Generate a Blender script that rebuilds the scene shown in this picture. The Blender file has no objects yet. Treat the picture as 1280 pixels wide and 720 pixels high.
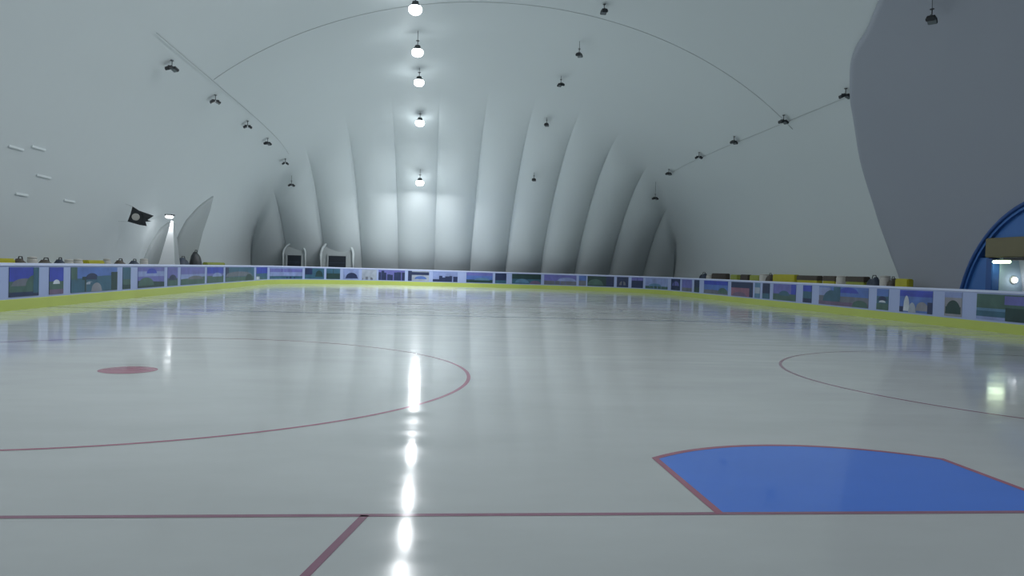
import bpy, bmesh, math, random
from mathutils import Vector, Matrix
random.seed(7)
PI = math.pi
C = bpy.context.scene.collection
# ------------------------------------------------------------------ dimensions (metres; rink runs along +Y)
AX = 3.05                      # x of the rink axis
HW, YN, YF, RC = 14.1, -0.5, 60.7, 8.5   # half width, near and far end boards, corner radius
GY = 4.53                      # near goal line
DA, DH = 17.5, 13.4            # dome half width and height
END0, ENDL = 38.0, 26.0        # far end slope
NR0, NRL = 12.0, 22.0          # near end slope
PLEAT = 2.93

# ------------------------------------------------------------------ materials
def mat(name, col, rough=0.6, metal=0.0, spec=0.5, noise=None, bump=None, emit=None, sheen=0):
    m = bpy.data.materials.new(name); m.use_nodes = True
    nt = m.node_tree; b = nt.nodes['Principled BSDF']
    b.inputs['Base Color'].default_value = (*col, 1)
    b.inputs['Roughness'].default_value = rough
    b.inputs['Metallic'].default_value = metal
    b.inputs['Specular IOR Level'].default_value = spec
    tc = nt.nodes.new('ShaderNodeTexCoord')
    if noise:
        sc, amt = noise
        n = nt.nodes.new('ShaderNodeTexNoise'); n.inputs['Scale'].default_value = sc; n.inputs['Detail'].default_value = 4
        r = nt.nodes.new('ShaderNodeMapRange'); r.inputs['To Min'].default_value = 1-amt; r.inputs['To Max'].default_value = 1+amt
        mx = nt.nodes.new('ShaderNodeVectorMath'); mx.operation = 'SCALE'
        mx.inputs[0].default_value = col
        nt.links.new(tc.outputs['Object'], n.inputs['Vector']); nt.links.new(n.outputs['Fac'], r.inputs['Value'])
        nt.links.new(r.outputs['Result'], mx.inputs['Scale']); nt.links.new(mx.outputs['Vector'], b.inputs['Base Color'])
    if bump:
        sc, st, dist = bump
        n = nt.nodes.new('ShaderNodeTexNoise'); n.inputs['Scale'].default_value = sc; n.inputs['Detail'].default_value = 3
        bp = nt.nodes.new('ShaderNodeBump'); bp.inputs['Strength'].default_value = st; bp.inputs['Distance'].default_value = dist
        nt.links.new(tc.outputs['Object'], n.inputs['Vector']); nt.links.new(n.outputs['Fac'], bp.inputs['Height'])
        nt.links.new(bp.outputs['Normal'], b.inputs['Normal'])
    if emit:
        b.inputs['Emission Color'].default_value = (*emit[0], 1); b.inputs['Emission Strength'].default_value = emit[1]
    return m

def ice_mat(name, col, coat=True, amt=0.07, rough=0.095):
    m = mat(name, col, rough, spec=0.5)
    nt = m.node_tree; b = nt.nodes['Principled BSDF']
    b.inputs['IOR'].default_value = 1.31
    tc = nt.nodes['Texture Coordinate'] if 'Texture Coordinate' in nt.nodes else nt.nodes.new('ShaderNodeTexCoord')
    geo = nt.nodes.new('ShaderNodeNewGeometry')
    n = nt.nodes.new('ShaderNodeTexNoise'); n.inputs['Scale'].default_value = 0.55; n.inputs['Detail'].default_value = 6; n.inputs['Roughness'].default_value = .6
    mp = nt.nodes.new('ShaderNodeMapping'); mp.inputs['Scale'].default_value = (0.6, 1.2, 1)
    r = nt.nodes.new('ShaderNodeMapRange'); r.inputs['From Min'].default_value = .3; r.inputs['From Max'].default_value = .7
    r.inputs['To Min'].default_value = 1-amt; r.inputs['To Max'].default_value = 1+amt
    mx = nt.nodes.new('ShaderNodeVectorMath'); mx.operation = 'SCALE'; mx.inputs[0].default_value = col
    L = nt.links.new
    L(geo.outputs['Position'], mp.inputs['Vector']); L(mp.outputs['Vector'], n.inputs['Vector']); L(n.outputs['Fac'], r.inputs['Value'])
    L(r.outputs['Result'], mx.inputs['Scale']); L(mx.outputs['Vector'], b.inputs['Base Color'])
    # resurfacing scuffs roughen the gloss, low swell of the surface
    n2 = nt.nodes.new('ShaderNodeTexNoise'); n2.inputs['Scale'].default_value = 1.6; n2.inputs['Detail'].default_value = 5
    mp2 = nt.nodes.new('ShaderNodeMapping'); mp2.inputs['Scale'].default_value = (0.35, 1.6, 1)
    r2 = nt.nodes.new('ShaderNodeMapRange'); r2.inputs['From Min'].default_value = .3; r2.inputs['From Max'].default_value = .7
    r2.inputs['To Min'].default_value = rough-.05; r2.inputs['To Max'].default_value = rough+.06
    L(geo.outputs['Position'], mp2.inputs['Vector']); L(mp2.outputs['Vector'], n2.inputs['Vector']); L(n2.outputs['Fac'], r2.inputs['Value'])
    L(r2.outputs['Result'], b.inputs['Roughness'])
    n3 = nt.nodes.new('ShaderNodeTexNoise'); n3.inputs['Scale'].default_value = 1.2; n3.inputs['Detail'].default_value = 2
    bp = nt.nodes.new('ShaderNodeBump'); bp.inputs['Strength'].default_value = .2; bp.inputs['Distance'].default_value = .007
    L(geo.outputs['Position'], n3.inputs['Vector']); L(n3.outputs['Fac'], bp.inputs['Height']); L(bp.outputs['Normal'], b.inputs['Normal'])
    return m

M = {
 'fabric': mat('white_pvc_fabric', (.66, .72, .735), .55, spec=.3, noise=(.12, .035), bump=(.35, .18, .25)),
 'dark_sheet': mat('slate_grey_sheet', (.36, .39, .45), .6, spec=.3, noise=(.15, .04), bump=(.3, .15, .25)),
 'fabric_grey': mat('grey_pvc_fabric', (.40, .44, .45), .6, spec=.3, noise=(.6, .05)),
 'fabric_patch': mat('patch_fabric', (.69, .75, .765), .5, spec=.3, noise=(.8, .03)),
 'fabric_lamplit': mat('lamplit_white_fabric', (.84, .87, .88), .5, spec=.3, noise=(.8, .03)),  # the lamp's light cone on the wall fold is in this white
 'ice': ice_mat('ice', (.585, .625, .625)),
 'ice_blue': ice_mat('ice_blue_paint', (.09, .25, .88), amt=.05),
 'ice_red': ice_mat('ice_red_paint', (.42, .16, .23), amt=.1),
 'ice_dull': ice_mat('ice_dull_red_paint', (.34, .17, .24), amt=.15),
 'ice_blueline': ice_mat('ice_line_blue_paint', (.22, .27, .38), amt=.2),
 'concrete': mat('walkway_rubber', (.13, .14, .15), .85, noise=(1.2, .12), bump=(6, .3, .01)),
 'board': mat('board_pale_blue', (.35, .43, .68), .35, noise=(.8, .05)),
 'rail': mat('rail_lavender', (.60, .67, .88), .35, noise=(1.0, .04)),
 'kick': mat('kick_plate_yellow', (.47, .56, .12), .4, noise=(.35, .13)),
 'backframe': mat('galvanised_steel', (.45, .47, .5), .4, .8, noise=(3, .06)),
 'black': mat('black_housing', (.02, .025, .03), .5, noise=(8, .1)),
 'darkgrey': mat('dark_grey_housing', (.055, .065, .07), .5, noise=(8, .1)),
 'glass': mat('dull_lens', (.16, .19, .20), .15, noise=(5, .05)),
 'lamp': mat('lit_lens', (1, 1, 1), .3, emit=((.90, .97, 1.0), 45), noise=(4, .01)),
 'lamp_small': mat('lit_small_lens', (1, 1, 1), .3, emit=((.93, .98, 1.0), 9), noise=(4, .01)),
 'lamp_green': mat('lit_tube_lens', (1, 1, 1), .3, emit=((.78, 1.0, .62), 14), noise=(4, .01)),
 'seam': mat('weld_seam', (.47, .51, .52), .6, noise=(2, .15)),
 'cable': mat('grey_cable', (.48, .52, .53), .6, noise=(2, .1)),
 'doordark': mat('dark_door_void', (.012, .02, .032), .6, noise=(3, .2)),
 'yellow': mat('yellow_vinyl', (.50, .47, .03), .5, noise=(3, .12)),
 'yellowgreen': mat('yellow_green_vinyl', (.33, .38, .07), .5, noise=(3, .12)),
 'brown': mat('dark_brown_vinyl', (.075, .062, .05), .6, noise=(4, .2)),
 'navy': mat('dark_navy_vinyl', (.03, .045, .075), .6, noise=(4, .2)),
 'offwhite': mat('off_white_plastic', (.55, .54, .5), .5, noise=(4, .06)),
 'portal_blue': mat('portal_blue_vinyl', (.045, .16, .46), .5, noise=(.8, .08)),
 'portal_deep': mat('portal_deep_blue', (.025, .09, .30), .5, noise=(.8, .08)),
 'portal_pale': mat('portal_pale_wall', (.30, .40, .50), .6, noise=(1.2, .06)),
 'ochre': mat('ochre_beam', (.17, .155, .085), .6, noise=(1.5, .12)),
}
PAL = {
 'sky_deep': (.045, .075, .50), 'sky': (.10, .20, .55), 'sky_pale': (.28, .36, .66), 'violet': (.16, .17, .50), 'teal': (.045, .14, .22),
 'green': (.07, .15, .13), 'dgreen': (.02, .06, .06), 'navy': (.018, .035, .11), 'grey': (.17, .19, .24), 'pale': (.42, .48, .58),
 'mauve': (.17, .12, .22), 'rose': (.30, .14, .22), 'lake': (.12, .26, .42), 'stone': (.30, .31, .36), 'white': (.65, .72, .8),
}
PM = {k: mat('print_'+k, tuple(.8*q for q in v), .4, noise=(2.2, .45)) for k, v in PAL.items()}

# ------------------------------------------------------------------ helpers
def link(name, bm, mats, parent=None, smooth=False):
    me = bpy.data.meshes.new(name); bm.normal_update(); bm.to_mesh(me); bm.free()
    if not isinstance(mats, (list, tuple)): mats = [mats]
    for m in mats: me.materials.append(m)
    if smooth:
        for p in me.polygons: p.use_smooth = True
    o = bpy.data.objects.new(name, me); C.objects.link(o)
    if parent: o.parent = parent
    return o
def tag(o, label=None, cat=None, group=None, kind=None):
    if label: o['label'] = label
    if cat: o['category'] = cat
    if group: o['group'] = group
    if kind: o['kind'] = kind
    return o
def empty(name, loc, rz=0.0):
    o = bpy.data.objects.new(name, None); C.objects.link(o)
    o.location = loc; o.rotation_euler = (0, 0, rz); o.empty_display_size = .2
    return o
def copy_tree(o, parent=None):
    c = o.copy(); C.objects.link(c); c.parent = parent
    for ch in list(o.children): copy_tree(ch, c)
    return c
def box(bm, x0, x1, y0, y1, z0, z1, mi=0, bev=0.0, rot=None):
    r = bmesh.ops.create_cube(bm, size=1)
    vs = r['verts']
    for v in vs:
        v.co = Vector(((x0+x1)/2+v.co.x*(x1-x0), (y0+y1)/2+v.co.y*(y1-y0), (z0+z1)/2+v.co.z*(z1-z0)))
        if rot is not None: v.co = rot @ v.co
    fs = {f for v in vs for f in v.link_faces}
    for f in fs: f.material_index = mi
    if bev > 0:
        es = list({e for v in vs for e in v.link_edges})
        rb = bmesh.ops.bevel(bm, geom=es, offset=bev, segments=2, affect='EDGES', clamp_overlap=True)
        for f in rb['faces']: f.material_index = mi
def tube(bm, pts, r, n=8, mi=0):
    rings = []
    for i, p in enumerate(pts):
        p = Vector(p)
        d = (Vector(pts[min(i+1, len(pts)-1)]) - Vector(pts[max(i-1, 0)])).normalized()
        a = d.cross(Vector((0, 0, 1)))
        if a.length < 1e-3: a = Vector((1, 0, 0))
        a.normalize(); b = d.cross(a)
        rings.append([bm.verts.new(p + a*math.cos(2*PI*k/n)*r + b*math.sin(2*PI*k/n)*r) for k in range(n)])
    for i in range(len(rings)-1):
        for k in range(n):
            f = bm.faces.new((rings[i][k], rings[i][(k+1) % n], rings[i+1][(k+1) % n], rings[i+1][k])); f.material_index = mi
    for rg in (rings[0][::-1], rings[-1]):
        f = bm.faces.new(rg); f.material_index = mi
def lathe(bm, prof, n=20, mi=0, T=None):
    rings = []
    for (r, z) in prof:
        rings.append([bm.verts.new(Vector((r*math.cos(2*PI*k/n), r*math.sin(2*PI*k/n), z))) for k in range(n)])
    for i in range(len(rings)-1):
        for k in range(n):
            f = bm.faces.new((rings[i][k], rings[i][(k+1) % n], rings[i+1][(k+1) % n], rings[i+1][k])); f.material_index = mi
    for rg in (rings[0][::-1], rings[-1]):
        f = bm.faces.new(rg); f.material_index = mi
    if T is not None:
        for rg in rings:
            for v in rg: v.co = T @ v.co
def prism(bm, poly, off, mi=0):
    """poly: list of 3-D points; off: extrusion vector"""
    off = Vector(off)
    a = [bm.verts.new(Vector(p)) for p in poly]; b = [bm.verts.new(Vector(p)+off) for p in poly]
    n = len(a); fs = [bm.faces.new(a), bm.faces.new(b[::-1])]
    for i in range(n): fs.append(bm.faces.new((a[i], b[i], b[(i+1) % n], a[(i+1) % n])))
    for f in fs: f.material_index = mi
    bmesh.ops.recalc_face_normals(bm, faces=fs)

# ------------------------------------------------------------------ the dome membrane
def vault(x):
    t = min(1.0, abs((x-AX)/DA)); return DH*math.sqrt(max(0.0, 1-t*t))
def endh(Y):
    if Y > END0:
        t = min(1, (Y-END0)/ENDL); return DH*max(0.0, 1-t*t)**.85
    if Y < NR0:
        t = min(1, (NR0-Y)/NRL); return DH*max(0.0, 1-t*t)**.85
    return DH
def dome_h(x, Y):
    v, e = vault(x), endh(Y)
    if v <= 1e-6 or e <= 1e-6: return 0.0
    if e >= DH*.9999: return v
    k = 7.0
    s = (v**-k + (e*1.0)**-k - DH**-k)
    return s**(-1/k) if s > 0 else min(v, e)
def sstep(a, b, x):
    t = max(0, min(1, (x-a)/(b-a))); return t*t*(3-2*t)
def pleat(x, Y):
    """inward swelling of the far end between its vertical cables"""
    g = abs(math.sin(PI*(x-.25)/PLEAT))
    lobe = g**.62
    e, v = endh(Y), vault(x)
    f = sstep(45.0, 56.0, Y) * sstep(0.98, 1.22, v/max(e, .01))
    return .50*lobe*f
def dome_pt(x, Y, off=0.0):
    h = dome_h(x, Y)
    e = .02
    gx = (dome_h(x+e, Y)-dome_h(x-e, Y))/(2*e) if abs(x-AX) < DA-e else (20 if x < AX else -20)
    gy = (dome_h(x, min(Y+e, END0+ENDL))-dome_h(x, max(Y-e, NR0-NRL)))/(2*e)
    gx = max(-30, min(30, gx)); gy = max(-30, min(30, gy))
    n = Vector((gx, gy, -1)).normalized()
    return Vector((x, Y, h)) + n*off
def build_dome():
    xs = set()
    k0 = math.floor((AX-DA)/PLEAT)-1
    for k in range(k0, k0+16):
        base = .25 + k*PLEAT
        for q in range(14):
            # denser next to the cables
            u = q/14; x = base + PLEAT*(u - .0*math.sin(2*PI*u))
            if abs(x-AX) < DA*.955: xs.add(round(x, 4))
        for u in (.012, .03, .97, .988):
            x = base+PLEAT*u
            if abs(x-AX) < DA*.955: xs.add(round(x, 4))
    for i in range(22):
        a = math.asin(.955) + (PI/2-math.asin(.955))*i/21
        xs.add(round(AX+DA*math.sin(a), 4)); xs.add(round(AX-DA*math.sin(a), 4))
    xs = sorted(xs)
    ys = []
    for i in range(41): ys.append(NR0-NRL*math.sin(PI/2*(1-i/40)))
    for i in range(1, 33): ys.append(NR0+(END0-NR0)*i/32)
    for i in range(1, 101): ys.append(END0+ENDL*math.sin(PI/2*i/100))
    verts = []; bm = bmesh.new(); grid = []
    for Y in ys:
        row = []
        for x in xs:
            h = dome_h(x, Y); p = pleat(x, Y)
            # swell along the normal of the end slope
            e1 = (endh(min(Y+.05, END0+ENDL))-endh(Y-.05))/.1 if Y > END0 else 0
            n = Vector((0, e1, -1)).normalized()
            co = Vector((x, Y, h)) + n*p
            if h < .01: co = Vector((x, Y, 0)) + Vector((0, -p, 0))
            co.z = max(co.z, 0)
            row.append(co)
        grid.append(row)
    return xs, ys, grid
XS, YS, GRID = build_dome()
def region(x, Y, h):
    if Y > END0 and vault(x) > endh(Y)*1.0: 
        if h < 10.5: return 'wall_far'
        return 'ceiling'
    if Y < NR0 and vault(x) > endh(Y) and h < 10.5: return 'wall_near'
    if h < 6.0: return 'wall_left' if x < AX else 'wall_right'
    return 'ceiling'
regs = {k: bmesh.new() for k in ('ceiling', 'wall_far', 'wall_near', 'wall_left', 'wall_right')}
maps = {k: {} for k in regs}
for j in range(len(YS)-1):
    for i in range(len(XS)-1):
        q = [(j, i), (j, i+1), (j+1, i+1), (j+1, i)]
        cs = [GRID[a][b] for a, b in q]
        if max(c.z for c in cs) < 1e-4: continue
        c = sum(cs, Vector())/4
        k = region(c.x, c.y, c.z)
        vs = []
        for a, b in q:
            if (a, b) not in maps[k]: maps[k][(a, b)] = regs[k].verts.new(GRID[a][b])
            vs.append(maps[k][(a, b)])
        if len({tuple(round(t, 5) for t in v.co) for v in vs}) < 4: pass
        regs[k].faces.new(vs[::-1])
desc = {'ceiling': 'pale grey inflated fabric vault of the rink hall', 'wall_far': 'pleated grey fabric end of the hall behind the far boards',
        'wall_near': 'fabric end of the hall behind the camera', 'wall_left': 'lower fabric side of the hall on the left', 'wall_right': 'lower fabric side of the hall on the right'}
WALL = {}
for k, bm in regs.items():
    o = link(k, bm, M['fabric'], smooth=True); tag(o, desc[k], kind='structure'); WALL[k] = o
# one shared set of vertex normals keeps the fabric continuous from piece to piece
full = {}
for j in range(len(YS)):
    for i in range(len(XS)):
        a = GRID[j][min(i+1, len(XS)-1)]-GRID[j][max(i-1, 0)]
        b = GRID[min(j+1, len(YS)-1)][i]-GRID[max(j-1, 0)][i]
        n = b.cross(a)
        full[(j, i)] = n.normalized() if n.length > 1e-6 else Vector((0, 0, -1))
for k, o in WALL.items():
    order = list(maps[k].keys())
    # normals only matter at the piece borders; smooth ones elsewhere are the same
    ns = [full[q] for q in order]
    try: o.data.normals_split_custom_set_from_vertices([tuple(n) for n in ns])
    except Exception as ex: print('normals', ex)

# welded seam running over the vault, power cables along the outer lamp rows
bm = bmesh.new()
pts = [dome_pt(AX-12.6+26.2*i/70, 34.3, .008) for i in range(71)]
tube(bm, pts, .013, 6)
tag(link('seam', bm, M['seam'], WALL['ceiling'], smooth=True), 'dark weld seam arching across the vault')
bm = bmesh.new()
pts = [dome_pt(AX-DA*math.cos(PI*(i+.4)/90.8), 12.0, .02) for i in range(91)]
tube(bm, pts, .013, 6); link('seam', bm, M['seam'], WALL['ceiling'], smooth=True)

# darker slate-coloured sheet just inside the near right quarter of the vault
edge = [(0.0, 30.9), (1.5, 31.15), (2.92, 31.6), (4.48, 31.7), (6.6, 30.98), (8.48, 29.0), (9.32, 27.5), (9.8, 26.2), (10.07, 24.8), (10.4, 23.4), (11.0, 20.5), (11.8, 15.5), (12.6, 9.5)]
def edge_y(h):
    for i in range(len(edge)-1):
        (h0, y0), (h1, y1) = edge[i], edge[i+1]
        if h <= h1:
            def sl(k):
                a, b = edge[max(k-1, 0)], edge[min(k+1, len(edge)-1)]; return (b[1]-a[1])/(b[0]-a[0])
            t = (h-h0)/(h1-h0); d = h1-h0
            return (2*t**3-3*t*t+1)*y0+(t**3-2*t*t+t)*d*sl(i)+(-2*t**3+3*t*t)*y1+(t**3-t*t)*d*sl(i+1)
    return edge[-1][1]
bm = bmesh.new(); rows = []
NA, NB = 110, 60
for a in range(NA+1):
    h0 = 12.6*math.sin(PI/2*a/NA)
    x = AX+DA*math.sqrt(max(0, 1-(h0/DH)**2))
    y1 = edge_y(h0)
    row = []
    for b in range(NB+1):
        t = b/NB
        y = -9.0+(y1+9.0)*(1-(1-t)**1.6)
        # sheet bulges inwards and returns to the membrane along its edge
        d = y1-y
        off = .05+.33*max(0.0, min(1, d/.35))**.5
        xx = AX+(x-AX)*.99999
        p = dome_pt(xx if h0 > .01 else AX+DA, y, off)
        if y < NR0: p = dome_pt(AX+(x-AX), y, off)
        if h0 < .02: p = Vector((AX+DA-off, y, 0))
        if y < -8.5 + 1 and h0 > 0: p.z = min(p.z, h0)
        p.z = max(p.z, 0.0)
        row.append(bm.verts.new(p))
    rows.append(row)
for a in range(NA):
    for b in range(NB):
        bm.faces.new((rows[a][b], rows[a][b+1], rows[a+1][b+1], rows[a+1][b]))
o = link('wall_right_dark', bm, M['dark_sheet'], smooth=True)
tag(o, 'darker slate grey part of the vault around the blue entrance arch', kind='structure')
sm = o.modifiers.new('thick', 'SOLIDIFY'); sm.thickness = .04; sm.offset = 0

# ------------------------------------------------------------------ floor
bm = bmesh.new()
box(bm, AX-DA-1.5, AX+DA+1.5, NR0-NRL-1.5, END0+ENDL+1.5, -.2, -.03)
tag(link('floor', bm, M['concrete']), 'dark walkway floor around the rink', kind='structure')

# ------------------------------------------------------------------ ring path of the boards
A1 = PI/2*RC; SW = 2*(HW-RC); YCF = YF-RC; YCN = YN+RC
TOT = 0
def ring(s):
    """s equals y on the left straight; returns (x, y, inward normal)"""
    if s < YCF: return AX-HW, s, 1.0, 0.0
    if s < YCF+A1:
        t = (s-YCF)/RC; return AX-HW+RC-RC*math.cos(t), YCF+RC*math.sin(t), math.cos(t), -math.sin(t)
    if s < YCF+A1+SW: return AX-HW+RC+(s-YCF-A1), YF, 0.0, -1.0
    if s < YCF+2*A1+SW:
        t = (s-YCF-A1-SW)/RC; return AX+HW-RC+RC*math.sin(t), YCF+RC*math.cos(t), -math.sin(t), -math.cos(t)
    y = YCF-(s-YCF-2*A1-SW)
    if y > YCN: return AX+HW, y, -1.0, 0.0
    s2 = YCN-y
    if s2 < A1:
        t = s2/RC; return AX+HW-RC+RC*math.cos(t), YCN-RC*math.sin(t), -math.cos(t), math.sin(t)
    s2 -= A1
    if s2 < SW: return AX+HW-RC-s2, YN, 0.0, 1.0
    t = min(PI/2, (s2-SW)/RC); return AX-HW+RC-RC*math.sin(t), YCN-RC*math.cos(t), math.sin(t), math.cos(t)
S_START = YCN; S_END = YCF+2*A1+SW+(YCF-YCN)+2*A1+SW
def stations(s0, s1, step=.5):
    """denser on the corners only where needed"""
    n = max(1, int(math.ceil((s1-s0)/step))); return [s0+(s1-s0)*i/n for i in range(n+1)]
def ring_sweep(bm, prof, s0, s1, step=.45, closed=False, mi=0):
    """prof: closed list of (inward offset, z)"""
    st = stations(s0, s1, step); rings = []
    for s in (st[:-1] if closed else st):
        x, y, nx, ny = ring(s)
        rings.append([bm.verts.new((x+nx*d, y+ny*d, z)) for d, z in prof])
    n = len(prof); m = len(rings)
    for i in range(m if closed else m-1):
        a, b = rings[i], rings[(i+1) % m]
        for k in range(n):
            f = bm.faces.new((a[k], a[(k+1) % n], b[(k+1) % n], b[k])); f.material_index = mi
    if not closed:
        bm.faces.new(rings[0]).material_index = mi; bm.faces.new(rings[-1][::-1]).material_index = mi
    bmesh.ops.recalc_face_normals(bm, faces=bm.faces[:])

# ------------------------------------------------------------------ ice with the paint under its surface
ice = empty('ice_rink', (AX, (YN+YF)/2, 0)); tag(ice, 'large pale grey sheet of hockey ice with thin red and blue markings', 'ice rink')
def iobj(name, bm, m, label=None, **kw):
    o = link(name, bm, m, ice, **kw); o.matrix_parent_inverse = Matrix.Translation((-AX, -(YN+YF)/2, 0))
    if label: o['label'] = label
    return o
bm = bmesh.new()
st = stations(S_START, S_END, .5)[:-1]
poly = [(ring(s)[0], ring(s)[1], -.028) for s in st]
prism(bm, poly, (0, 0, .028)); iobj('ice_sheet', bm, M['ice'])
def flat_ring(bm, cx, cy, r, w, n=160, z=0.0, a0=0, a1=2*PI):
    P = []
    for i in range(n+1):
        a = a0+(a1-a0)*i/n
        P.append([bm.verts.new((cx+rr*math.cos(a), cy+rr*math.sin(a), zz)) for rr, zz in ((r-w/2, z), (r+w/2, z))])
    for i in range(n): bm.faces.new((P[i][0], P[i][1], P[i+1][1], P[i+1][0]))
def line(bm, x0, y0, x1, y1, w, z=.0015):
    d = Vector((x1-x0, y1-y0, 0)).normalized(); n = Vector((-d.y, d.x, 0))*w/2
    a, b = Vector((x0, y0, z)), Vector((x1, y1, z))
    bm.faces.new([bm.verts.new(p) for p in (a-n, b-n, b+n, a+n)])
def disc(bm, cx, cy, r, z=.0018, n=48):
    bm.faces.new([bm.verts.new((cx+r*math.cos(2*PI*i/n), cy+r*math.sin(2*PI*i/n), z)) for i in range(n)])
GF = YF-4.0      # far goal line
def half_x(y):   # half width of the ice at y
    if y < YCN: return HW-RC+math.sqrt(max(0, RC*RC-(YCN-y)**2))
    if y > YCF: return HW-RC+math.sqrt(max(0, RC*RC-(y-YCF)**2))
    return HW
for gy, sg, nm in ((GY, 1, 'near'), (GF, -1, 'far')):
    bm = bmesh.new(); hx = half_x(gy); line(bm, AX-hx, gy, AX+hx, gy, .05); iobj('goal_line', bm, M['ice_dull'])
    # crease: straight sides to 1.37 m then an arc of 1.83 m
    hwc, yy, rr = 1.22, 1.37, 1.834
    a0 = math.atan2(yy, hwc)
    arc = [(AX+rr*math.cos(a0+(PI-2*a0)*i/40), gy+sg*rr*math.sin(a0+(PI-2*a0)*i/40)) for i in range(41)]
    bm = bmesh.new()
    pl = [(AX+hwc, gy)]+arc+[(AX-hwc, gy)]
    if sg < 0: pl = pl[::-1]
    bm.faces.new([bm.verts.new((x, y, .0012)) for x, y in pl])
    iobj('goal_crease', bm, M['ice_blue'], 'blue painted goal crease with a red edge' if sg > 0 else None)
    bm = bmesh.new(); L = []
    cl = [(AX+hwc, gy)]+arc+[(AX-hwc, gy)]
    cx, cy = AX, gy+sg*.6
    for x, y in cl:
        d = Vector((x-cx, y-cy)); d.normalize()
        L.append((bm.verts.new((x-d.x*.02, y-d.y*.02, .0024)), bm.verts.new((x+d.x*.04, y+d.y*.04, .0024))))
    for a, b in zip(L, L[1:]): bm.faces.new((a[0], a[1], b[1], b[0]))
    bmesh.ops.recalc_face_normals(bm, faces=bm.faces[:])
    for f in bm.faces:
        if f.normal.z < 0: f.normal_flip()
    iobj('crease_outline', bm, M['ice_red'] if sg > 0 else M['ice_dull'])
    for e in (-1, 1):
        bm = bmesh.new(); line(bm, AX+e*3.4, gy, AX+e*4.27, gy-sg*3.75, .05); iobj('trapezoid_line', bm, M['ice_dull'])
    for e in (-1, 1):
        bm = bmesh.new(); flat_ring(bm, AX+e*7, gy+sg*6, 4.5, .05, z=.0014); 
        for f in bm.faces:
            f.normal_update()
            if f.normal.z < 0: f.normal_flip()
        iobj('faceoff_circle', bm, M['ice_dull'] if (e > 0 or sg < 0) else M['ice_red'], {(-1, 1): 'thin dull red faceoff circle around the red spot on the left', (1, 1): 'thin dark red faceoff circle on the right near the boards'}.get((e, sg)))
        bm = bmesh.new(); disc(bm, AX+e*7, gy+sg*6, .36); iobj('faceoff_spot', bm, M['ice_red'], 'red faceoff spot on the left' if (e, sg) == (-1, 1) else None)
YM = (YN+YF)/2
for gy in (23.5, 2*YM-23.5):
    bm = bmesh.new(); line(bm, AX-HW, gy, AX+HW, gy, .22); iobj('blue_line', bm, M['ice_blueline'])
bm = bmesh.new(); line(bm, AX-HW, YM, AX+HW, YM, .14); iobj('centre_line', bm, M['ice_dull'])
bm = bmesh.new(); flat_ring(bm, AX, YM, 4.5, .05, z=.0014); iobj('centre_circle', bm, M['ice_blueline'])

# ------------------------------------------------------------------ dasher boards
bt = empty('dasher_boards', (AX, YF, 0)); tag(bt, 'low pale blue rink boards with yellow kick plate running round the ice', 'rink boards')
def bobj(name, bm, m, label=None, smooth=False):
    o = link(name, bm, m, bt, smooth=smooth); o.matrix_parent_inverse = Matrix.Translation((-AX, -YF, 0))
    if label: o['label'] = label
    return o
BH = 1.27
bm = bmesh.new(); ring_sweep(bm, [(0, .0), (0, BH-.06), (-.05, BH-.06), (-.05, .0)], S_START, S_END, closed=True); bobj('panel', bm, M['board'])
bm = bmesh.new(); ring_sweep(bm, [(.018, .0), (.018, .285), (.004, .30), (-.002, .30), (-.002, .0)], S_START, S_END, closed=True); bobj('kick_plate', bm, M['kick'], 'yellow kick plate')
bm = bmesh.new(); ring_sweep(bm, [(.03, BH-.075), (.03, BH-.01), (.015, BH), (-.085, BH), (-.10, BH-.01), (-.10, BH-.075)], S_START, S_END, closed=True); bobj('top_rail', bm, M['rail'], 'pale lavender top rail')
brk = None
for s in stations(S_START, S_END, 2.4)[:-1]:
    x, y, nx, ny = ring(s)
    if brk is None:
        bm = bmesh.new()
        prism(bm, [(-.05, -.025, 0), (-.05, -.025, BH-.09), (-.12, -.025, BH-.09), (-.15, -.025, .08), (-.42, -.025, .05), (-.42, -.025, 0)], (0, .05, 0))
        brk = link('back_bracket', bm, M['backframe'])
        o = brk
    else:
        o = brk.copy(); C.objects.link(o)
    o.parent = bt; o.location = (x-AX, y-YF, 0); o.rotation_euler = (0, 0, math.atan2(ny, nx))


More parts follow.
